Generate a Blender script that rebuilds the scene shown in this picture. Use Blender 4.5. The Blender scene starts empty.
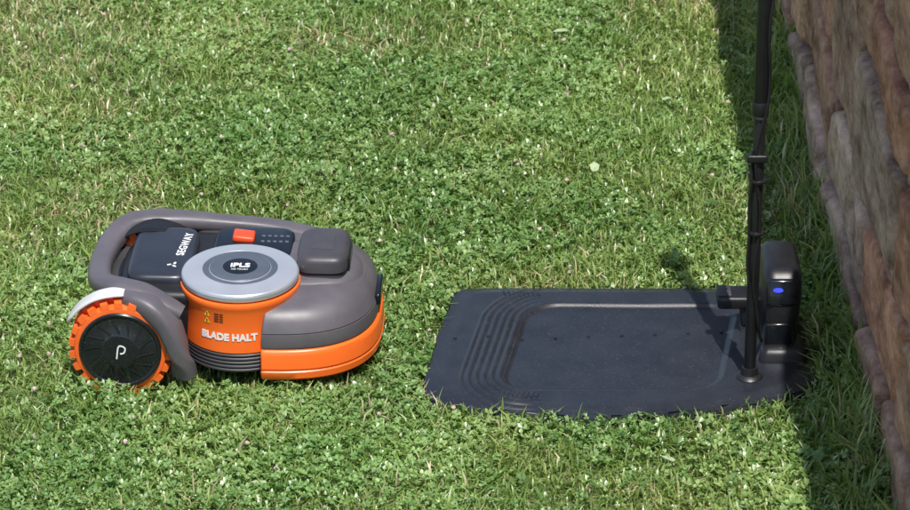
import bpy, bmesh, math, random
import numpy as np
from mathutils import Vector, Matrix, noise as mnoise
random.seed(7); rng=np.random.default_rng(11)
scene=bpy.context.scene
COL=scene.collection
R=math.radians

# ---------------------------------------------------------------- materials
def new_mat(name):
    m=bpy.data.materials.new(name); m.use_nodes=True
    nt=m.node_tree; b=nt.nodes["Principled BSDF"]
    return m,nt,b
def plastic(name,c,rough=0.45,metal=0.0,var=0.12,bump=0.15,bscale=900,spec=0.5,coat=0.0,dust=0.0):
    m,nt,b=new_mat(name)
    tc=nt.nodes.new("ShaderNodeTexCoord")
    n=nt.nodes.new("ShaderNodeTexNoise"); n.inputs["Scale"].default_value=22; n.inputs["Detail"].default_value=6
    nt.links.new(tc.outputs["Object"],n.inputs["Vector"])
    r=nt.nodes.new("ShaderNodeMapRange"); r.inputs[1].default_value=.3; r.inputs[2].default_value=.7
    r.inputs[3].default_value=1-var; r.inputs[4].default_value=1+var
    nt.links.new(n.outputs["Fac"],r.inputs[0])
    mx=nt.nodes.new("ShaderNodeVectorMath"); mx.operation='SCALE'; mx.inputs[0].default_value=c[:3]
    nt.links.new(r.outputs[0],mx.inputs["Scale"])
    if dust>0:
        nd=nt.nodes.new("ShaderNodeTexNoise"); nd.inputs["Scale"].default_value=260; nd.inputs["Detail"].default_value=3
        nt.links.new(tc.outputs["Object"],nd.inputs["Vector"])
        cr=nt.nodes.new("ShaderNodeMapRange"); cr.inputs[1].default_value=.60; cr.inputs[2].default_value=.78; cr.inputs[4].default_value=dust
        nt.links.new(nd.outputs["Fac"],cr.inputs[0])
        mm=nt.nodes.new("ShaderNodeMix"); mm.data_type='RGBA'; mm.inputs[7].default_value=(.22,.20,.14,1)
        nt.links.new(cr.outputs[0],mm.inputs[0]); nt.links.new(mx.outputs[0],mm.inputs[6]); nt.links.new(mm.outputs[2],b.inputs["Base Color"])
    else: nt.links.new(mx.outputs[0],b.inputs["Base Color"])
    r2=nt.nodes.new("ShaderNodeMapRange"); r2.inputs[1].default_value=.3; r2.inputs[2].default_value=.7
    r2.inputs[3].default_value=rough*.85; r2.inputs[4].default_value=min(1,rough*1.2)
    nt.links.new(n.outputs["Fac"],r2.inputs[0]); nt.links.new(r2.outputs[0],b.inputs["Roughness"])
    b.inputs["Metallic"].default_value=metal
    b.inputs["Specular IOR Level"].default_value=spec
    b.inputs["Coat Weight"].default_value=coat
    if bump>0:
        n2=nt.nodes.new("ShaderNodeTexNoise"); n2.inputs["Scale"].default_value=bscale
        nt.links.new(tc.outputs["Object"],n2.inputs["Vector"])
        bp=nt.nodes.new("ShaderNodeBump"); bp.inputs["Strength"].default_value=bump; bp.inputs["Distance"].default_value=.0006
        nt.links.new(n2.outputs["Fac"],bp.inputs["Height"]); nt.links.new(bp.outputs[0],b.inputs["Normal"])
    return m
M_grey=plastic("grey_plastic",(.108,.098,.112),.42,dust=.25)
M_dgrey=plastic("dark_grey_plastic",(.060,.056,.064),.45)
M_orange=plastic("orange_plastic",(1.0,.165,.022),.34,var=.04,dust=.12)
M_tyre=plastic("orange_rubber",(.92,.15,.02),.55,var=.15,dust=.5)
M_black=plastic("black_plastic",(.012,.012,.014),.40,dust=.12)
M_gloss=plastic("black_gloss",(.008,.010,.014),.12,bump=0)
M_hub=plastic("hub_black",(.012,.014,.018),.26,bump=0,dust=.3)
M_silver=plastic("silver_paint",(.54,.56,.60),.33,metal=.5,var=.03,bump=.05)
M_slate=plastic("slate_face",(.026,.030,.040),.28,bump=0)
M_dial=plastic("dial_face_grey",(.085,.10,.125),.3,bump=0)
M_white=plastic("white_print",(.8,.8,.8),.5,bump=0,var=.02)
M_offw=plastic("white_plastic",(.62,.62,.62),.4,var=.06)
M_yellow=plastic("yellow_sticker",(.8,.50,.02),.5,bump=0)
M_red=plastic("red_plastic",(.85,.08,.02),.35,bump=0)
M_pole=plastic("pole_black",(.012,.012,.014),.38,bump=.1)
M_plate=plastic("plate_black",(.021,.024,.032),.33,var=.2,bump=.3,bscale=700,dust=.25)

def led_mat():
    m,nt,b=new_mat("blue_led"); b.inputs["Base Color"].default_value=(.02,.04,.5,1)
    b.inputs["Emission Color"].default_value=(.03,.05,1,1); b.inputs["Emission Strength"].default_value=1.0
    return m
M_led=led_mat()

# ---------------------------------------------------------------- helpers
def empty(name,loc=(0,0,0),rotz=0):
    e=bpy.data.objects.new(name,None); COL.objects.link(e); e.location=loc; e.rotation_euler=(0,0,rotz)
    e.empty_display_size=.05; return e
def mk(name,verts,faces,mat,parent=None,smooth=True,sharp=40):
    me=bpy.data.meshes.new(name); me.from_pydata([tuple(v) for v in verts],[],faces); me.update()
    bm=bmesh.new(); bm.from_mesh(me); bmesh.ops.recalc_face_normals(bm,faces=bm.faces); bm.to_mesh(me); bm.free()
    me.materials.append(mat)
    if smooth:
        me.shade_smooth() if hasattr(me,'shade_smooth') else None
        try: me.set_sharp_from_angle(angle=R(sharp))
        except Exception: pass
    o=bpy.data.objects.new(name,me); COL.objects.link(o)
    if parent: o.parent=parent
    return o
def loft(name,rings,mat,parent=None,cap=True,smooth=True,closed_path=False,sharp=40):
    n=len(rings[0]); vs=[p for r in rings for p in r]; fs=[]
    m=len(rings)
    for i in range(m-1 if not closed_path else m):
        a=i*n; b=((i+1)%m)*n
        for j in range(n):
            k=(j+1)%n; fs.append((a+j,a+k,b+k,b+j))
    if cap and not closed_path:
        fs.append(tuple(range(n-1,-1,-1))); fs.append(tuple((m-1)*n+j for j in range(n)))
    return mk(name,vs,fs,mat,parent,smooth,sharp)
def spow(c,e): return math.copysign(abs(c)**e,c)
def outline(z,cx,af,ar,b,nf=2.6,nr=8,n=96,s=1.0,cy=0,inset=0):
    pts=[]
    for i in range(n):
        t=2*math.pi*i/n; c=math.cos(t); s_=math.sin(t)
        if c>=0: x=spow(c,2/nf)*(af-inset); y=spow(s_,2/nf)*(b-inset)
        else: x=spow(c,2/nr)*(ar-inset*0.3); y=spow(s_,2/nr)*(b-inset)
        pts.append((cx+x*s,cy+y*s,z))
    return pts
def circ(z,r,cx=0,cy=0,n=72): return [(cx+r*math.cos(2*math.pi*i/n),cy+r*math.sin(2*math.pi*i/n),z) for i in range(n)]
def rev(name,prof,mat,parent,cx=0,cy=0,n=72,sharp=35):
    return loft(name,[circ(z,r,cx,cy,n) for r,z in prof],mat,parent,sharp=sharp)
def catmull(P,sub=10):
    P=[Vector(p) for p in P]; out=[]
    for i in range(len(P)-1):
        p0=P[max(i-1,0)];p1=P[i];p2=P[i+1];p3=P[min(i+2,len(P)-1)]
        for k in range(sub):
            t=k/sub
            out.append(.5*((2*p1)+(-p0+p2)*t+(2*p0-5*p1+4*p2-p3)*t*t+(-p0+3*p1-3*p2+p3)*t**3))
    out.append(P[-1].copy()); return out
def sweep(name,path,w,h,mat,parent,sub=8,n=24,exp=3,up=Vector((0,0,1)),ends=True):
    P=catmull([p[:3] for p in path],sub)
    sc=[]
    for i in range(len(path)-1):
        a=path[i][3:5] if len(path[i])>=5 else (1,1); b=path[i+1][3:5] if len(path[i+1])>=5 else (1,1)
        for k in range(sub): sc.append((a[0]+(b[0]-a[0])*k/sub,a[1]+(b[1]-a[1])*k/sub))
    sc.append(path[-1][3:5] if len(path[-1])>=5 else (1,1))
    rings=[]
    for i,p in enumerate(P):
        t=(P[min(i+1,len(P)-1)]-P[max(i-1,0)]).normalized()
        sd=t.cross(up)
        if sd.length<1e-4: sd=t.cross(Vector((0,1,0)))
        sd.normalize(); u=sd.cross(t).normalized()
        r=[]
        for j in range(n):
            a=2*math.pi*j/n
            r.append(p+sd*(spow(math.cos(a),2/exp)*w/2*sc[i][0])+u*(spow(math.sin(a),2/exp)*h/2*sc[i][1]))
        rings.append(r)
    return loft(name,rings,mat,parent)
def rbox(name,c,size,mat,parent,bev=.004,rot=(0,0,0),seg=3,taper=None):
    bm=bmesh.new(); bmesh.ops.create_cube(bm,size=1)
    for v in bm.verts:
        if taper and v.co.z>0: v.co.x*=taper[0]; v.co.y*=taper[1]
        v.co=Vector((v.co.x*size[0],v.co.y*size[1],v.co.z*size[2]))
    bmesh.ops.bevel(bm,geom=list(bm.edges),offset=bev,segments=seg,profile=.5,affect='EDGES')
    me=bpy.data.meshes.new(name); bm.to_mesh(me); bm.free(); me.materials.append(mat); me.shade_smooth()
    try: me.set_sharp_from_angle(angle=R(40))
    except Exception: pass
    o=bpy.data.objects.new(name,me); COL.objects.link(o); o.location=c; o.rotation_euler=rot
    if parent: o.parent=parent
    return o
def text_mesh(name,body,size,mat,parent,fn,bold=0.0,extrude=.0004,spacing=1.0):
    cu=bpy.data.curves.new(name,'FONT'); cu.body=body; cu.size=size; cu.align_x='CENTER'; cu.align_y='CENTER'
    cu.extrude=extrude; cu.offset=bold; cu.space_character=spacing; cu.resolution_u=4
    o=bpy.data.objects.new(name+"_tmp",cu); COL.objects.link(o)
    dg=bpy.context.evaluated_depsgraph_get(); dg.update()
    me=bpy.data.meshes.new_from_object(o.evaluated_get(dg)); bpy.data.objects.remove(o)
    for v in me.vertices: v.co=fn(v.co)
    me.materials.clear(); me.materials.append(mat)
    ob=bpy.data.objects.new(name,me); COL.objects.link(ob); ob.parent=parent
    return ob

# ================================================================= MOWER
mower=empty("robotic_lawn_mower",(-.36,-.335,0),R(-2.5))
loft("lower_hull",[outline(z,0,.215,.19,b,3,3,n=64) for z,b in((.034,.10),(.040,.112),(.12,.118),(.135,.112),(.140,.09))],M_black,mower)
bp=dict(cx=.064,af=.179,ar=.010,b=.176)
loft("front_bumper",[outline(z,**bp,inset=i) for z,i in((.027,.018),(.029,.006),(.034,.001),(.045,.0),(.0475,.003),(.0485,.003),(.0505,.0005),(.074,.0015),(.080,.003),(.083,.007),(.084,.015))],M_orange,mower)
loft("hood",[outline(z,**bp,inset=i) for z,i in((.0845,.014),(.0855,.006),(.092,.005),(.108,.008),(.1085,.0098),(.1100,.0098),(.1105,.0085),(.126,.015),(.137,.024),(.145,.036),(.150,.052),(.1535,.075),(.155,.105),(.156,.14))],M_grey,mower,sharp=60)
loft("hood_spine",[outline(z,.062,.150-i,.010,.088-i*.8,2.8,8) for z,i in((.140,.0),(.150,.006),(.1565,.014),(.1585,.026),(.1592,.05))],M_grey,mower,sharp=60)
loft("centre_shell",[outline(z,0.03,.03,.08,.118-i,8,8,cy=.035) for z,i in((.09,.0),(.125,.004),(.138,.012),(.147,.024),(.152,.045))],M_grey,mower,sharp=60)
CX,CY=.0165,-.070
rev("dial_housing",[(.090,.071),(.0945,.0725),(.0945,.076),(.0935,.10),(.0925,.140),(.096,.150),(.0975,.1565),(.0965,.1595),(.088,.162)],M_orange,mower,CX,CY,n=110)
pr=[(.084,.034),(.090,.037)]
z=.039
for i in range(5):
    pr+=[(.0935,z),(.0945,z+.001),(.0945,z+.0035),(.0935,z+.0045),(.0895,z+.0048),(.0895,z+.0062)]; z+=.0066
pr+=[(.0895,.0715)]
rev("side_vent",pr,M_dgrey,mower,CX,CY)
rbox("far_side_panel",(.0,.120,.09),(.16,.09,.115),M_dgrey,mower,bev=.015)
rev("round_dial",[(.084,.162),(.0930,.1630),(.0950,.1655),(.0953,.1715),(.0940,.1745),(.0918,.1762),(.070,.1785),(.0625,.1800),(.0612,.1800),(.0605,.1790),(.0505,.1790),(.0498,.1802)],M_silver,mower,CX,CY,n=110,sharp=25)
rev("dial_groove",[(.0612,.1788),(.0612,.17915),(.0500,.17915),(.0500,.1788)],M_dial,mower,CX,CY,n=110)
rev("dial_face",[(.0492,.176),(.0492,.1806),(.0480,.1815),(.03,.1820),(.0005,.1822)],M_dial,mower,CX,CY)
rev("dial_logo_ring",[(.028,.1815),(.028,.18235),(.0272,.18240),(.0006,.18245)],M_gloss,mower,CX,CY)
text_mesh("dial_text","iPLS",.019,M_white,mower,lambda c:Vector((CX+c.x,CY+c.y+.002,.1828+c.z)),bold=.0006)
text_mesh("dial_text_small","NO TOUCH",.005,M_white,mower,lambda c:Vector((CX+c.x,CY+c.y-.012,.1828+c.z)))
def wrap(c,z0,a0,r=.0925):
    a=-math.pi/2+a0+c.x/r
    zz=z0+c.y; rr=.0945-max(0,(zz-.076))*.031+.0005+c.z
    return Vector((CX+rr*math.cos(a),CY+rr*math.sin(a),zz))
text_mesh("blade_halt_text","BLADE HALT",.0163,M_white,mower,lambda c:wrap(c,.100,-.135),bold=.0007,spacing=1.0)
def tri(a0,z0,s,nm):
    P=[(-s*.58,-s*.45),(s*.58,-s*.45),(0,s*.55)]
    vs=[wrap(Vector((x,y,.0003)),z0,a0) for x,y in P]; mk(nm,vs,[(0,1,2)],M_yellow,mower,False)
    vs=[wrap(Vector((x*.10,y*.45,.0007)),z0-.0003,a0) for x,y in((-s,-s*.5),(s,-s*.5),(s,s*.5),(-s,s*.5))]; mk(nm+"_mark",vs,[(0,1,2,3)],M_black,mower,False)
for k,(a,zz) in enumerate(((-.52,.138),(-.52,.126))):
    tri(a,zz,.010,"warning_label_%d"%k)
for k in range(4):
    text_mesh("label_print_%d"%k,"safety text",.0036,M_black,mower,lambda c,k=k:wrap(c,.140-.0042*k,-.30),bold=.0)
rim=[(-.070,-.152,.138,.8,.8),(-.10,-.148,.152,1.05,1.1),(-.135,-.138,.163,1.15,1.35),(-.172,-.122,.164,1.15,1.35),(-.205,-.085,.155,1.05,1.25),(-.218,-.03,.148,1.0,1.2),(-.218,.03,.148,1.0,1.2),(-.207,.085,.154,1.05,1.35),(-.178,.124,.161,1.15,1.5),(-.11,.140,.160,1.1,1.3),(-.03,.146,.154,.9,1.05),(.05,.146,.149,.9,.9),(.12,.130,.143,1,.8)]
sweep("carry_handle_rim",rim,.038,.024,M_grey,mower,exp=2.6,n=28)
for s,nm in((-1,"near"),(1,"far")):
    q=1 if s<0 else .92
    sweep(nm+"_fender",[(-.19,s*.118*q,.150,.7,.8),(-.155,s*.145*q,.160,1,1),(-.118,s*.160*q,.153,1.1,1.1),(-.092,s*.169*q,.128,1.05,1.1),(-.080,s*.172*q,.098,1.0,1.05),(-.072,s*.172*q,.066,.95,1),(-.067,s*.166*q,.036,.9,1)],.044,.032,M_grey,mower,exp=3.2)
    if s<0:
        pts=[]
        for a,sw in((84,.7),(98,1),(115,1),(132,1),(146,.9),(153,.6)):
            pts.append((-.170+.0915*math.cos(R(a)),s*.156,.083+.0915*math.sin(R(a)),sw,1))
        sweep(nm+"_fender_trim",pts,.034,.006,M_offw,mower,exp=3)
    rbox(nm+"_wheel_well",(-.160,s*.10,.100),(.10,.05,.08),M_black,mower,bev=.015)
rbox("rear_hull",(-.165,0,.095),(.09,.19,.085),M_dgrey,mower,bev=.02)
# curved cover over the far wheel
cv=[]
for a in(20,50,75,95,115,135):
    cv.append((-.146+.0875*math.cos(R(a)),.108,.083+.0875*math.sin(R(a)),1,1))
sweep("far_wheel_cover",cv,.066,.006,M_black,mower,exp=4)
def deckring(z,i): return outline(z,-.06,.085-i,.125-i,.118-i,4,3.4,n=80)
loft("rear_deck",[deckring(.120,.004),deckring(.143,.0),deckring(.151,.004),deckring(.154,.012),deckring(.155,.03)],M_black,mower,sharp=60)
def dr2(z,i): return outline(z+0,-.115,.052-i,.056-i,.094-i,5,5,n=80,cy=.008)
dk=loft("battery_cover",[dr2(.150,0),dr2(.160,.0),dr2(.1655,.002),dr2(.1685,.007),dr2(.1695,.014)],M_slate,mower,sharp=60)
text_mesh("deck_text","SEGWAY",.0185,M_white,mower,lambda c:Vector((-.084-c.y+.10*c.x,.0+c.x+.030,.1700+c.z)),bold=.0004,spacing=1.15)
for k in range(3):
    a=R(40+k*120)
    sweep("deck_emblem_%d"%k,[(-.096+.003*math.cos(a),-.045+.003*math.sin(a),.1702),(-.096+.009*math.cos(a+.5),-.045+.009*math.sin(a+.5),.1702)],.004,.0008,M_white,mower,sub=4,n=8)
def dr3(z,i): return outline(z,.026,.066-i,.066-i,.062-i,5,5,n=80,cy=.060)
loft("glass_panel",[dr3(.150,0),dr3(.157,.0),dr3(.1595,.002),dr3(.1605,.006)],M_gloss,mower,sharp=60)
for k in range(5):
    rbox("panel_key_%d"%k,(.040+.010*k,.085,.1610),(.006,.006,.0012),M_dial,mower,bev=.0004)
    rbox("panel_key_b%d"%k,(.040+.010*k,.065,.1610),(.006,.006,.0012),M_dial,mower,bev=.0004)
rbox("orange_tab",(.008,.078,.163),(.036,.032,.012),M_red,mower,bev=.004,rot=(0,R(6),0))
def cb(z,i,dx=0): return outline(z,.147+dx,.042-i,.042-i,.062-i,4.2,4.2,n=72)
loft("camera_module",[cb(.135,.002),cb(.163,.0025),cb(.1645,.006),cb(.1660,.006),cb(.1670,.0),cb(.184,.0),cb(.189,.002),cb(.193,.008),cb(.194,.016)],M_dgrey,mower,sharp=50)
rbox("camera_window",(.1895,0,.174),(.004,.07,.018),M_gloss,mower,bev=.0015)
rbox("camera_lid_seam",(.147,0,.1943),(.035,.05,.0008),M_dgrey,mower,bev=.0003)
rbox("hood_front_sensor",(.236,0,.11),(.01,.08,.02),M_gloss,mower,bev=.004)
def wheel(nm,x,ys,yo):
    g=empty(nm); g.parent=mower; g.location=(x,ys*(yo-.0275),.083)
    W=.055; Rr=.0755
    def ring(r,y,n=96): return [(r*math.cos(2*math.pi*i/n),y*ys,r*math.sin(2*math.pi*i/n)) for i in range(n)]
    loft("tyre",[ring(.060,-W/2),ring(.070,-W/2+.001),ring(Rr,-W/2+.006),ring(Rr,W/2-.006),ring(.073,W/2-.001),ring(.066,W/2)],M_tyre,g)
    vs=[];fs=[]
    N=22
    for i in range(N):
        for half in(0,1):
            a0=2*math.pi*(i+(.5 if half else 0))/N; da=.092
            y0,y1=((-W/2+.001,.004) if half==0 else (-.004,W/2-.001))
            sk=.07*(1 if half==0 else -1)
            b=len(vs)
            for (rr,sh) in((.074,1.0),(.0832,.76)):
                for (yy,ss) in((y0,0),(y1,1)):
                    for q in(-1,1):
                        a=a0+q*da*sh+(sk*(ss if half==0 else 1-ss))*(1 if half==0 else -1)
                        yv=yy+(0 if rr<.08 else (.001 if ss==0 else -.001))
                        vs.append((rr*math.cos(a),yv*ys,rr*math.sin(a)))
            fs+= [(b,b+1,b+3,b+2),(b+4,b+6,b+7,b+5),(b,b+4,b+5,b+1),(b+2,b+3,b+7,b+6),(b,b+2,b+6,b+4),(b+1,b+5,b+7,b+3)]
    mk("tread",vs,fs,M_tyre,g,False)
    loft("hub",[ring(.0665,W/2-.004),ring(.0665,W/2+.0015),ring(.0645,W/2+.004),ring(.061,W/2+.0035),ring(.059,W/2+.0015),ring(.030,W/2+.005),ring(.028,W/2+.0065),ring(.010,W/2+.007)],M_hub,g,sharp=30)
    for k in range(14):
        a=2*math.pi*k/14+.2
        sweep("hub_spoke_%d"%k,[(.033*math.cos(a),ys*(W/2+.0052),.033*math.sin(a)),(.055*math.cos(a+.22),ys*(W/2+.0024),.055*math.sin(a+.22))],.003,.002,M_hub,g,sub=4,n=8,up=Vector((0,1,0)))
    if ys<0:
        sweep("hub_logo",[(-.005,-(W/2+.0078),-.012),(-.002,-(W/2+.0078),.008),(.003,-(W/2+.0078),.011),(.009,-(W/2+.0078),.007),(.007,-(W/2+.0078),-.001),(.001,-(W/2+.0078),-.003)],.0026,.0012,M_white,g,sub=6,n=8,up=Vector((0,1,0)))
    return g
wheel("near_drive_wheel",-.168,-1,.180)
wheel("far_drive_wheel",-.146,1,.140)
for s in(-1,1):
    g=empty("front_caster"); g.parent=mower; g.location=(.165,s*.09,.03)
    def ring(r,y,n=32): return [(r*math.cos(2*math.pi*i/n),y,r*math.sin(2*math.pi*i/n)) for i in range(n)]
    loft("caster_wheel",[ring(.024,-.014),ring(.030,-.010),ring(.030,.010),ring(.024,.014)],M_black,g)
rev("blade_guard",[(.08,.022),(.085,.026),(.085,.036)],M_black,mower,.02,0)

# ================================================================= DOCK
dock=empty("mower_charging_station")
OUT=[(.022,-.172),(-.002,-.190),(-.016,-.26),(-.030,-.34),(-.040,-.42),(-.053,-.51),(-.045,-.560),(-.005,-.582),(.10,-.606),(.21,-.617),(.32,-.610),(.42,-.586),(.50,-.560),(.555,-.535),(.582,-.49),(.588,-.40),(.585,-.30),(.572,-.21),(.54,-.178),(.45,-.172),(.30,-.170),(.15,-.170)]
def closed_spline(P,sub=40):
    n=len(P); out=[]
    P=[Vector((p[0],p[1],0)) for p in P]
    for i in range(n):
        p0,p1,p2,p3=P[(i-1)%n],P[i],P[(i+1)%n],P[(i+2)%n]
        for k in range(sub):
            t=k/sub
            out.append(.5*((2*p1)+(-p0+p2)*t+(2*p0-5*p1+4*p2-p3)*t*t+(-p0+3*p1-3*p2+p3)*t**3))
    return out
OS=closed_spline(OUT)
def sd_rr(x,y,cx,cy,hx,hy,r):
    qx=abs(x-cx)-(hx-r); qy=abs(y-cy)-(hy-r)
    return math.hypot(max(qx,0),max(qy,0))+min(max(qx,qy),0)-r
def sstep(a,b,x):
    t=max(0,min(1,(x-a)/(b-a))); return t*t*(3-2*t)
def plate_z(x,y,s):
    e=(1-s)
    z=.018+.005*sstep(0,.012,e)+.004*sstep(.02,.12,e)
    xs=x+(.035*(-.385-y)/.2)
    d=sd_rr(xs,y,.272,-.386,.176,.150,.055)
    z-=.006*sstep(.004,-.008,d)
    if -.002<d<.075 and x<.15:
        k=(d-.002)/.0125
        w=sstep(.15,.09,x)*sstep(.075,.066,d)
        z+=.0026*w*(.5+.5*math.sin(k*2*math.pi-1.2))**.6
    z+=.0014*mnoise.noise(Vector((x*6,y*6,0)))
    return z
RN=260
C=Vector((.27,-.386,0))
rings=[]
svals=[1-((RN-i)/RN)*.985 for i in range(RN,-1,-1)]
rings.append([(p.x,p.y,.0) for p in OS])
for s in svals:
    r=[]
    for j,p in enumerate(OS):
        q=C+(p-C)*s
        if s>.985 and (j%34)<6 : q=q-(p-C).normalized()*.005
        r.append((q.x,q.y,plate_z(q.x,q.y,s)))
    rings.append(r)
loft("base_plate",rings,M_plate,dock,sharp=50)
for i in range(9):
    x=-.0+.055*i; y=-.362+.004*i
    zz=plate_z(x,y,.5)
    rev("stud",[(.0030,zz-.003),(.0030,zz+.0012),(.002,zz+.0018)],M_black,dock,x,y,n=12)
for (bx,by,a) in((.085,-.203,.25),(.075,-.555,-.25)):
    for k in range(8):
        rbox("grip_rib",(bx+.008*k,by,.0275),(.0028,.026-.002*k,.004),M_plate,dock,bev=.0008,rot=(0,0,a))
PX,PY=.474,-.492
rev("pole_socket",[(.022,.016),(.022,.028),(.019,.031),(.0145,.033),(.013,.045)],M_black,dock,PX,PY,n=40)
def tr(z,cx,cy,hx,hy,e=4.5,n=64):
    return outline(z,cx,hx,hx,hy,e,e,n=n,cy=cy)
TX=.523
loft("tower",[tr(.012,TX,-.345,.058,.10),tr(.032,TX,-.345,.050,.090),tr(.046,TX+.003,-.345,.034,.076),tr(.084,TX+.004,-.345,.031,.072),tr(.086,TX+.005,-.345,.033,.075),tr(.120,TX+.007,-.345,.034,.075),tr(.150,TX+.008,-.340,.033,.069),tr(.164,TX+.008,-.337,.029,.060),tr(.170,TX+.008,-.335,.020,.047)],M_black,dock,sharp=50)
rbox("tower_front_panel",(TX+.002,-.4205,.064),(.042,.008,.044),M_gloss,dock,bev=.003)
rbox("tower_top_panel",(TX+.006,-.410,.137),(.050,.016,.044),M_gloss,dock,bev=.005,rot=(R(-16),0,0))
rbox("tower_foot",(TX+.010,-.410,.034),(.085,.085,.030),M_black,dock,bev=.010,taper=(.8,.75))
loft("status_light",[[(TX-.001+.008*math.cos(a),-.4155-dy+.0012*math.sin(a),.1445+.0028*math.sin(a)) for a in [2*math.pi*i/24 for i in range(24)]] for dy in(0,.0040)],M_led,dock)
rbox("charging_arm",(.466,-.325,.084),(.070,.050,.022),M_black,dock,bev=.006)
rbox("charging_contact",(.442,-.325,.096),(.024,.036,.005),M_dgrey,dock,bev=.002)
rbox("arm_bracket",(.485,-.325,.060),(.03,.04,.045),M_black,dock,bev=.006)
def pole(r,z0,z1,nm,m=M_pole): rev(nm,[(r*.96,z0),(r,z0+.001),(r,z1-.001),(r*.96,z1)],m,dock,PX,PY,n=40)
pole(.0095,.03,.50,"pole_lower"); pole(.0118,.50,.98,"pole_upper")
pole(.0136,.490,.512,"pole_coupling"); pole(.0124,.484,.490,"pole_collar",M_dgrey)
rev("antenna",[(.012,.975),(.022,.98),(.026,.985),(.026,1.01),(.020,1.02),(.002,1.024)],M_dgrey,dock,PX,PY)
cab=[(.500,-.405,.045),(.494,-.44,.07),(PX+.012,PY-.002,.11)]
for i in range(19):
    zz=.15+.045*i; a=-.9-.5*math.sin(i*1.3)-(0.7*math.sin(i*.35))
    rr=(.0106+.0018*abs(math.sin(i*1.9))) if zz<.49 else .0136
    cab.append((PX+rr*math.cos(a),PY+rr*math.sin(a),zz))
sweep("antenna_cable",cab,.0052,.0052,M_black,dock,sub=6,n=10,exp=2,up=Vector((0,1,.01)))
cab2=[(PX-.008,PY-.010,.20),(PX-.0115,PY-.007,.235),(PX-.0105,PY-.008,.28),(PX-.012,PY-.004,.33),(PX-.010,PY-.009,.37),(PX-.0105,PY-.006,.40),(PX-.009,PY-.006,.43)]
sweep("cable_slack",cab2,.0048,.0048,M_black,dock,sub=6,n=10,exp=2,up=Vector((0,1,.01)))
for k,zz in enumerate((.285,.375)):
    rr=.0122
    rev("cable_tie_%d"%k,[(.0105,zz),(rr+.0010,zz+.001),(rr+.0010,zz+.004),(.0105,zz+.005)],M_black,dock,PX+.001,PY-.003,n=24)
rbox("cable_clip",(PX-.003,PY-.008,.418),(.033,.014,.013),M_black,dock,bev=.003)
sweep("power_cable",[(.565,-.40,.03),(.595,-.42,.03),(.625,-.50,.018),(.640,-.62,.015),(.645,-.80,.012),(.645,-1.3,.012)],.008,.008,M_black,dock,n=10,exp=2)

# ================================================================= WALL
def stone_mat():
    m,nt,b=new_mat("rough_stone")
    g=nt.nodes.new("ShaderNodeNewGeometry"); L=nt.links.new
    at=nt.nodes.new("ShaderNodeAttribute"); at.attribute_name="Col"
    mp=nt.nodes.new("ShaderNodeMapping"); mp.inputs["Scale"].default_value=(1,.75,1.25)
    L(g.outputs["Position"],mp.inputs["Vector"])
    n1=nt.nodes.new("ShaderNodeTexNoise"); n1.inputs["Scale"].default_value=13; n1.inputs["Detail"].default_value=12; n1.inputs["Roughness"].default_value=.72
    L(mp.outputs[0],n1.inputs["Vector"])
    cr=nt.nodes.new("ShaderNodeValToRGB"); e=cr.color_ramp.elements
    e[0].position=.36; e[0].color=(.42,.35,.32,1); e[1].position=.64; e[1].color=(1.45,1.42,1.40,1)
    L(n1.outputs["Fac"],cr.inputs[0])
    mx=nt.nodes.new("ShaderNodeMix"); mx.data_type='RGBA'; mx.blend_type='MULTIPLY'; mx.inputs[0].default_value=1
    L(at.outputs["Color"],mx.inputs[6]); L(cr.outputs[0],mx.inputs[7])
    n3=nt.nodes.new("ShaderNodeTexNoise"); n3.inputs["Scale"].default_value=50; n3.inputs["Detail"].default_value=8
    L(mp.outputs[0],n3.inputs["Vector"])
    c3=nt.nodes.new("ShaderNodeValToRGB"); e=c3.color_ramp.elements
    e[0].position=.55; e[0].color=(0,0,0,1); e[1].position=.68; e[1].color=(1,1,1,1)
    L(n3.outputs["Fac"],c3.inputs[0])
    m2=nt.nodes.new("ShaderNodeMix"); m2.data_type='RGBA'; m2.inputs[7].default_value=(.74,.52,.40,1)
    mm=nt.nodes.new("ShaderNodeMath"); mm.operation='MULTIPLY'; mm.inputs[1].default_value=.4; L(c3.outputs[0],mm.inputs[0]); L(mm.outputs[0],m2.inputs[0])
    L(mx.outputs[2],m2.inputs[6]); L(m2.outputs[2],b.inputs["Base Color"]); b.inputs["Roughness"].default_value=.92
    b.inputs["Specular IOR Level"].default_value=.15
    n2=nt.nodes.new("ShaderNodeTexNoise"); n2.inputs["Scale"].default_value=38; n2.inputs["Detail"].default_value=10; n2.inputs["Roughness"].default_value=.70
    L(mp.outputs[0],n2.inputs["Vector"])
    bp=nt.nodes.new("ShaderNodeBump"); bp.inputs["Strength"].default_value=.9; bp.inputs["Distance"].default_value=.010
    L(n2.outputs["Fac"],bp.inputs["Height"]); L(bp.outputs[0],b.inputs["Normal"])
    return m
M_stone=stone_mat()
M_mortar=plastic("mortar",(.035,.026,.020),.95,bump=1,bscale=90,var=.4)
wall=empty("stone_wall")
WH=1.34
def wx(y): return -.009*(y+.8)
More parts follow.
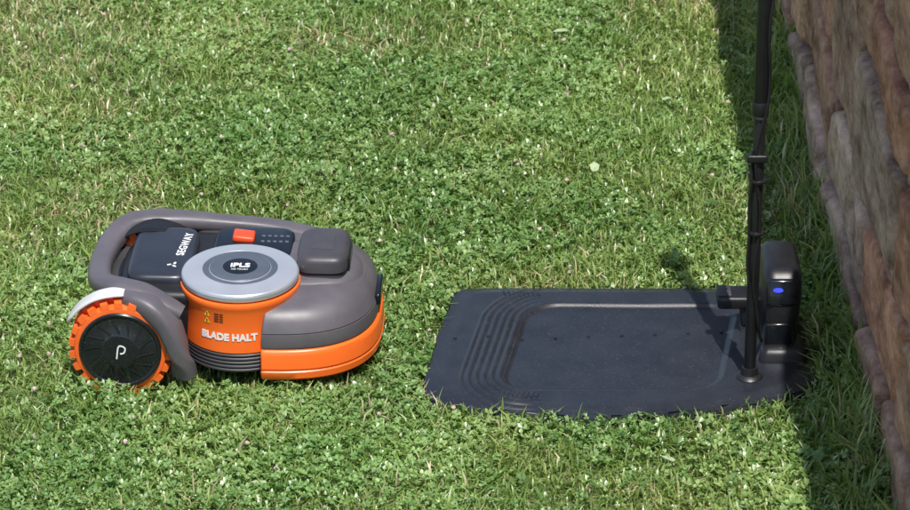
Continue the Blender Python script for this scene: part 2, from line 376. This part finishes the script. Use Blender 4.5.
def build_wall():
    bm=bmesh.new(); cl=bm.loops.layers.float_color.new("Col")
    WX0,WX1=.662,1.05
    z=-.06
    pal=[(.62,.31,.20),(.52,.29,.20),(.66,.39,.26),(.54,.34,.25),(.44,.235,.165),(.62,.32,.215),(.60,.42,.32)]
    while z<WH-.02:
        h=random.uniform(.14,.23)
        if z+h>WH-.12: h=WH-z
        y=-2.6-random.uniform(0,.3)
        while y<5.0:
            l=random.uniform(.22,.52)
            tmp=bmesh.new(); bmesh.ops.create_cube(tmp,size=1)
            bmesh.ops.subdivide_edges(tmp,edges=list(tmp.edges),cuts=19,use_grid_fill=True)
            g=.021; sx=WX1-WX0; out=random.uniform(-.010,.004); seed=random.random()*50
            tlt=random.uniform(-.04,.04); tly=random.uniform(-.03,.03)
            hx,hy,hz=sx/2,(l-g)/2,(h-g)/2; rr=.018
            c=random.choice(pal); k=random.uniform(.82,1.12); c=(c[0]*k,c[1]*k,c[2]*k,1)
            vm={}
            for v in tmp.verts:
                p=Vector((v.co.x*2*hx,v.co.y*2*hy,v.co.z*2*hz))
                q=Vector((max(-hx+rr,min(hx-rr,p.x)),max(-hy+rr,min(hy-rr,p.y)),max(-hz+rr,min(hz-rr,p.z))))
                d=p-q
                if d.length>1e-6: p=q+d.normalized()*min(d.length,rr)
                p.x+= (out+tlt*p.z+tly*p.y)*(1 if p.x<0 else -1)
                w=Vector((p.x+(WX0+WX1)/2,p.y+y+l/2,p.z+z+h/2))
                n1=mnoise.fractal(w*11+Vector((seed,0,0)),.8,2.1,4)
                w.x-=(n1*.006)*(1 if p.x<0 else -1)
                w.y+=.045*mnoise.noise(Vector((w.y*1.7,w.z*6.5,3)))+.008*mnoise.noise(w*15)
                w.z+=.060*mnoise.noise(Vector((w.y*3.1,w.z*2.2,9)))+.008*mnoise.noise(w*14+Vector((5,5,5)))
                w.x+=wx(w.y)
                vm[v]=bm.verts.new(w)
            for f in tmp.faces:
                nf=bm.faces.new([vm[v] for v in f.verts]); nf.smooth=True
                for lp in nf.loops: lp[cl]=c
            tmp.free()
            y+=l
        z+=h
    me=bpy.data.meshes.new("stones"); bm.to_mesh(me); bm.free(); me.materials.append(M_stone)
    o=bpy.data.objects.new("stones",me); COL.objects.link(o); o.parent=wall
build_wall()
mc=rbox("mortar_core",(.862,1.2,WH/2-.05),(.346,7.4,WH-.08),M_mortar,wall,bev=.01,rot=(0,0,math.atan(.009)))

# ================================================================= GROUND
def ground_mat():
    m,nt,b=new_mat("ground_soil_turf"); L=nt.links.new
    g=nt.nodes.new("ShaderNodeNewGeometry")
    n=nt.nodes.new("ShaderNodeTexNoise"); n.inputs["Scale"].default_value=60; n.inputs["Detail"].default_value=8
    n2=nt.nodes.new("ShaderNodeTexNoise"); n2.inputs["Scale"].default_value=1.3; n2.inputs["Detail"].default_value=5
    L(g.outputs["Position"],n.inputs["Vector"]); L(g.outputs["Position"],n2.inputs["Vector"])
    cr=nt.nodes.new("ShaderNodeValToRGB"); e=cr.color_ramp.elements
    e[0].position=.35; e[0].color=(.050,.075,.022,1); e[1].position=.7; e[1].color=(.16,.20,.07,1)
    a=nt.nodes.new("ShaderNodeMath"); a.operation='ADD'; b2=nt.nodes.new("ShaderNodeMath"); b2.operation='MULTIPLY'; b2.inputs[1].default_value=.5
    L(n.outputs["Fac"],a.inputs[0]); L(n2.outputs["Fac"],a.inputs[1]); L(a.outputs[0],b2.inputs[0]); L(b2.outputs[0],cr.inputs[0])
    L(cr.outputs[0],b.inputs["Base Color"]); b.inputs["Roughness"].default_value=.95
    bp=nt.nodes.new("ShaderNodeBump"); bp.inputs["Strength"].default_value=.8; bp.inputs["Distance"].default_value=.01
    L(n.outputs["Fac"],bp.inputs["Height"]); L(bp.outputs[0],b.inputs["Normal"])
    return m
mk("ground",[(-300,-300,0),(300,-300,0),(300,300,0),(-300,300,0)],[(0,1,2,3)],ground_mat(),None,False)

# ================================================================= GRASS
_tabs={}
def vnoise(x,y,freq,seed):
    if seed not in _tabs: _tabs[seed]=np.random.default_rng(seed).random((128,128))
    T=_tabs[seed]; X=x*freq+37.3; Y=y*freq+51.7
    i=np.floor(X).astype(int); j=np.floor(Y).astype(int); fx=X-i; fy=Y-j
    fx=fx*fx*(3-2*fx); fy=fy*fy*(3-2*fy)
    i0=i%128;i1=(i+1)%128;j0=j%128;j1=(j+1)%128
    return (T[i0,j0]*(1-fx)*(1-fy)+T[i1,j0]*fx*(1-fy)+T[i0,j1]*(1-fx)*fy+T[i1,j1]*fx*fy)
def fnoise(x,y,f,s): return .55*vnoise(x,y,f,s)+.3*vnoise(x,y,f*2.1,s+1)+.15*vnoise(x,y,f*4.3,s+2)
OSn=np.array([(p.x,p.y) for p in OS])
def in_poly(x,y,P):
    inside=np.zeros(len(x),bool); n=len(P); j=n-1
    for i in range(n):
        xi,yi=P[i];xj,yj=P[j]
        c=((yi>y)!=(yj>y)); 
        xx=(xj-xi)*(y-yi)/(yj-yi+1e-12)+xi
        inside^=(c&(x<xx)); j=i
    return inside
Pd=OSn[::10]; Cd=np.array([.27,-.386]); Pin=Cd+(Pd-Cd)*.992
def keep(x,y):
    k=~in_poly(x,y,Pin)
    a=R(2.5); dx=x+.36; dy=y+.335
    lx=dx*math.cos(a)-dy*math.sin(a); ly=dx*math.sin(a)+dy*math.cos(a)
    for s in(-1,1):
        k&=~((np.abs(lx+.17)<.045)&(np.abs(ly-s*.15)<.03))
    k&=(x<.685-.009*(y+.8))
    return k
def under_mower(x,y):
    a=R(2.5); dx=x+.36; dy=y+.335
    lx=dx*math.cos(a)-dy*math.sin(a); ly=dx*math.sin(a)+dy*math.cos(a)
    return (lx>-.25)&(lx<.235)&(np.abs(ly)<.17)
def dryness(x,y):
    return np.clip((fnoise(x,y,2.6,61)-.50)*3.2,0,1)+np.clip((-.45-x)/.5,0,.25)*np.clip((y+.2)/.5,0,1)
V=[];F=[];Cc=[];voff=0
def blades(n,x0,x1,y0,y1,wmul=1,lmul=1,hole=None,mode=None):
    global voff
    x=rng.uniform(x0,x1,n); y=rng.uniform(y0,y1,n); k=keep(x,y)
    if hole: k&=~((x>hole[0])&(x<hole[1])&(y>hole[2])&(y<hole[3]))
    if mode=='tall': k&=(rng.random(n)<np.clip((fnoise(x,y,7,91)-.30)*3,.08,1))
    if mode=='tuft': k&=(rng.random(n)<np.clip((fnoise(x,y,11,101)-.56)*8,0,1))&~under_mower(x,y)
    x=x[k];y=y[k];n=len(x)
    t=fnoise(x,y,9,21); t2=fnoise(x,y,2.2,31)
    L=(.014+.026*rng.random(n)**1.4)*(.45+1.2*t)*lmul
    wallf=np.clip((x-.56)/.09,0,1)
    edge=np.clip((x-.40)/.25,0,1)*np.clip((-.45-y)/.2,0,1)
    L*=1+wallf*(1.3*rng.random(n)+.3)+.9*edge*rng.random(n)
    if mode=='tall': L=rng.uniform(.05,.125,n)*np.clip((x-.50)/.12,.45,1)
    if mode=='tuft': L=rng.uniform(.030,.058,n)
    um=under_mower(x,y); L=np.where(um,np.minimum(L,.022),L)
    th=rng.uniform(0,2*np.pi,n)
    lean=np.clip(rng.normal(.80,.28,n),.1,1.25)*(1-.25*wallf)
    w=rng.uniform(.0008,.0018,n)*wmul
    dx=np.cos(th);dy=np.sin(th)
    ph=th+np.pi/2+rng.normal(0,.5,n); px=np.cos(ph)*w;py=np.sin(ph)*w
    up=np.sqrt(np.clip(1-(lean*.72)**2,.12,1))
    B=np.stack([x,y,np.zeros(n)],1)
    Md=B+np.stack([dx*lean*L*.25,dy*lean*L*.25,up*L*.62],1)
    T=B+np.stack([dx*lean*L*.8,dy*lean*L*.8,up*L*(1.0-.25*lean)],1)
    s=np.stack([px,py,np.zeros(n)],1)
    vs=np.stack([B-s,B+s,Md-s,Md+s,T],1).reshape(-1,3)
    idx=(np.arange(n)*5)[:,None]+voff
    f=np.concatenate([idx+np.array([[0,1,3]]),idx+np.array([[0,3,2]]),idx+np.array([[2,3,4]])],1).reshape(-1,3)
    d=np.array([.120,.215,.042]);l=np.array([.430,.540,.180]);yl=np.array([.78,.66,.42])
    q=np.clip(.12+.70*rng.random(n)+.7*(t2-.5),0,1)[:,None]
    c=d*(1-q)+l*q
    dry=(rng.random(n)<(.05+.42*dryness(x,y)))[:,None]
    c=np.where(dry,yl*(.50+.5*rng.random(n))[:,None],c)
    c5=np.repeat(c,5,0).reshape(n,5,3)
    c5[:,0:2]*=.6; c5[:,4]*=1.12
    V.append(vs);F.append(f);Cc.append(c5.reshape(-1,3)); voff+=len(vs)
def leaves(n,x0,x1,y0,y1,size=1.0,hole=None):
    global voff
    x=rng.uniform(x0,x1,n); y=rng.uniform(y0,y1,n); k=keep(x,y)&~under_mower(x,y)
    if hole: k&=~((x>hole[0])&(x<hole[1])&(y>hole[2])&(y<hole[3]))
    k&=(rng.random(n)<np.clip((fnoise(x,y,3.4,41)-.35)*4.5-.5*dryness(x,y),.08,1))
    x=x[k];y=y[k];n=len(x)
    t=fnoise(x,y,9,21)
    z=(.006+.022*rng.random(n)**.8)*(.55+.9*t)*(1+1.2*np.clip((x-.5)/.15,0,1)*rng.random(n))
    r=rng.uniform(.0035,.0082,n)*size*(1+.35*np.clip((x-.35)/.3,0,1)*np.clip((-.4-y)/.2,0,1))
    th0=rng.uniform(0,2*np.pi,n); tx=rng.normal(0,.38,n); ty=rng.normal(0,.38,n)
    col_q=rng.random(n); t2=fnoise(x,y,2.2,31)
    prof=np.array([(0,0,0),(.55,-.48,.14),(1.0,-.42,.10),(.93,0,-.02),(1.0,.42,.10),(.55,.48,.14)])
    for j in range(3):
        th=th0+j*2.094+rng.normal(0,.12,n)
        P=prof[None]*r[:,None,None]
        X=P[...,0]*np.cos(th)[:,None]-P[...,1]*np.sin(th)[:,None]
        Y=P[...,0]*np.sin(th)[:,None]+P[...,1]*np.cos(th)[:,None]
        Z=P[...,2]+P[...,0]*rng.normal(.12,.28,n)[:,None]+X*tx[:,None]+Y*ty[:,None]
        vs=np.stack([X+x[:,None],Y+y[:,None],np.maximum(Z+z[:,None],.002)],2).reshape(-1,3)
        idx=(np.arange(n)*6)[:,None]+voff
        f=np.concatenate([idx+np.array([[0,1,3]]),idx+np.array([[1,2,3]]),idx+np.array([[0,3,5]]),idx+np.array([[3,4,5]])],1).reshape(-1,3)
        d=np.array([.100,.215,.048]);l=np.array([.390,.540,.205])
        q=np.clip(.06+.78*col_q+.25*rng.random(n)+.6*(t2-.5),0,1)[:,None]
        c=d*(1-q)+l*q
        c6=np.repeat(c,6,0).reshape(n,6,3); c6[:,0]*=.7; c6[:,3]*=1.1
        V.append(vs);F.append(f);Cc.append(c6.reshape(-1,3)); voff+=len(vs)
near=(-1.05,.70,-1.05,1.5)
blades(165000,*near)
leaves(62000,*near)
blades(36000,*near,1.15,mode='tuft')
blades(2800,.565,.69,-1.05,1.5,1.5,mode='tall')
blades(500,.42,.66,-.95,-.62,1.3,.8,mode='tall')
blades(85000,-3.0,.70,-2.2,4.0,2.6,1.2,hole=near)
leaves(28000,-3.0,.70,-2.2,4.0,2.2,hole=near)
V=np.concatenate(V);F=np.concatenate(F);Cc=np.concatenate(Cc)
def grass_mat():
    m,nt,b=new_mat("grass_leaf"); L=nt.links.new
    at=nt.nodes.new("ShaderNodeAttribute"); at.attribute_name="Col"
    g=nt.nodes.new("ShaderNodeNewGeometry")
    n=nt.nodes.new("ShaderNodeTexNoise"); n.inputs["Scale"].default_value=3; n.inputs["Detail"].default_value=4
    L(g.outputs["Position"],n.inputs["Vector"])
    cr=nt.nodes.new("ShaderNodeValToRGB"); e=cr.color_ramp.elements
    e[0].position=.35; e[0].color=(.82,.94,.84,1); e[1].position=.65; e[1].color=(1.16,1.08,1.08,1)
    L(n.outputs["Fac"],cr.inputs[0])
    mx=nt.nodes.new("ShaderNodeMix"); mx.data_type='RGBA'; mx.blend_type='MULTIPLY'; mx.inputs[0].default_value=1
    L(at.outputs["Color"],mx.inputs[6]); L(cr.outputs[0],mx.inputs[7])
    L(mx.outputs[2],b.inputs["Base Color"]); b.inputs["Roughness"].default_value=.34; b.inputs["Specular IOR Level"].default_value=.65
    tr=nt.nodes.new("ShaderNodeBsdfTranslucent"); 
    m3=nt.nodes.new("ShaderNodeMix"); m3.data_type='RGBA'; m3.blend_type='MULTIPLY'; m3.inputs[0].default_value=1; m3.inputs[7].default_value=(1.2,1.3,.6,1)
    L(mx.outputs[2],m3.inputs[6]); L(m3.outputs[2],tr.inputs["Color"])
    ms=nt.nodes.new("ShaderNodeMixShader"); ms.inputs[0].default_value=.34
    L(b.outputs[0],ms.inputs[1]); L(tr.outputs[0],ms.inputs[2])
    L(ms.outputs[0],nt.nodes["Material Output"].inputs["Surface"])
    return m
M_grass=grass_mat()
def big_mesh(name,V,F,C,mat):
    me=bpy.data.meshes.new(name)
    me.vertices.add(len(V)); me.vertices.foreach_set("co",V.astype(np.float32).ravel())
    me.loops.add(len(F)*3); me.loops.foreach_set("vertex_index",F.astype(np.int32).ravel())
    me.polygons.add(len(F)); me.polygons.foreach_set("loop_start",(np.arange(len(F))*3).astype(np.int32))
    me.update(calc_edges=True)
    ca=me.color_attributes.new("Col",'FLOAT_COLOR','POINT')
    c4=np.concatenate([C,np.ones((len(C),1))],1).astype(np.float32); ca.data.foreach_set("color",c4.ravel())
    me.materials.append(mat)
    o=bpy.data.objects.new(name,me); COL.objects.link(o); return o
big_mesh("lawn_grass",V,F,Cc,M_grass)

bm=bmesh.new()
for i in range(150):
    x=random.uniform(-1.0,.6); y=random.uniform(-.9,1.5)
    if not keep(np.array([x]),np.array([y]))[0] or under_mower(np.array([x]),np.array([y]))[0]: continue
    r=random.uniform(.0022,.0042)
    res=bmesh.ops.create_icosphere(bm,subdivisions=2,radius=r)
    z=random.uniform(.016,.028)
    for v in res['verts']:
        v.co=v.co*(1+random.uniform(-.3,.3))+Vector((x,y,z))
me=bpy.data.meshes.new("clover_flowers"); bm.to_mesh(me); bm.free()
me.materials.append(plastic("clover_petals",(.55,.42,.36),.7,bump=0,var=.3))
COL.objects.link(bpy.data.objects.new("clover_flowers",me))
M_leafd=plastic("pale_leaf",(.34,.42,.24),.55,bump=0,var=.25)
bm=bmesh.new()
spots=[(.253,.305,.018,.026),(.21,.93,.018,.030),(-.10,-.77,.014,.02),(-.3,-.82,.014,.02),(.4,.62,.010,.022),(-.7,.5,.010,.022),(.33,-.75,.012,.022),(.55,.1,.012,.03)]
for (x,y,r,z) in spots:
    a=random.uniform(0,6.28); n=14; vs=[]
    tl=random.uniform(-.4,.2)
    cv=bm.verts.new((x,y,z))
    for k in range(n):
        t=2*math.pi*k/n; rr=r*(1-.35*abs(math.sin(t)))*(1+.12*math.cos(5*t))
        px=rr*math.cos(t); py=rr*.75*math.sin(t)
        vs.append(bm.verts.new((x+px*math.cos(a)-py*math.sin(a),y+px*math.sin(a)+py*math.cos(a),z+.25*abs(py)+tl*py*.6+.1*px)))
    for k in range(n): bm.faces.new((cv,vs[k],vs[(k+1)%n]))
me=bpy.data.meshes.new("fallen_leaves"); bm.to_mesh(me); bm.free(); me.materials.append(M_leafd)
COL.objects.link(bpy.data.objects.new("fallen_leaves",me))

# ================================================================= LIGHT
el=R(66); az=R(167)
w=bpy.data.worlds.new("World"); scene.world=w; w.use_nodes=True
nt=w.node_tree; bg=nt.nodes["Background"]; sk=nt.nodes.new("ShaderNodeTexSky"); sk.sky_type='NISHITA'
sk.sun_disc=False; sk.sun_elevation=el; sk.sun_rotation=az
nt.links.new(sk.outputs[0],bg.inputs[0]); bg.inputs[1].default_value=.14
sd=bpy.data.lights.new("sun",'SUN'); sd.energy=5.0; sd.angle=R(.5); sd.color=(1,.96,.90)
so=bpy.data.objects.new("sun",sd); COL.objects.link(so)
to=Vector((math.cos(el)*math.sin(az),math.cos(el)*math.cos(az),math.sin(el)))
so.rotation_euler=to.to_track_quat('Z','Y').to_euler(); so.location=to*10

# ================================================================= CAMERA
cd=bpy.data.cameras.new("camera"); cam=bpy.data.objects.new("camera",cd); COL.objects.link(cam)
p=R(26.5); cam.location=(0,-6.12*math.cos(p),6.12*math.sin(p)); cam.rotation_euler=(math.pi/2-p,0,0)
cd.sensor_width=36; cd.lens=139.2; cd.clip_end=2000; cd.clip_start=.1
cd.dof.use_dof=True; cd.dof.focus_distance=5.68; cd.dof.aperture_fstop=14
scene.camera=cam
scene.view_settings.view_transform='Standard'; scene.view_settings.look='None'; scene.view_settings.exposure=0
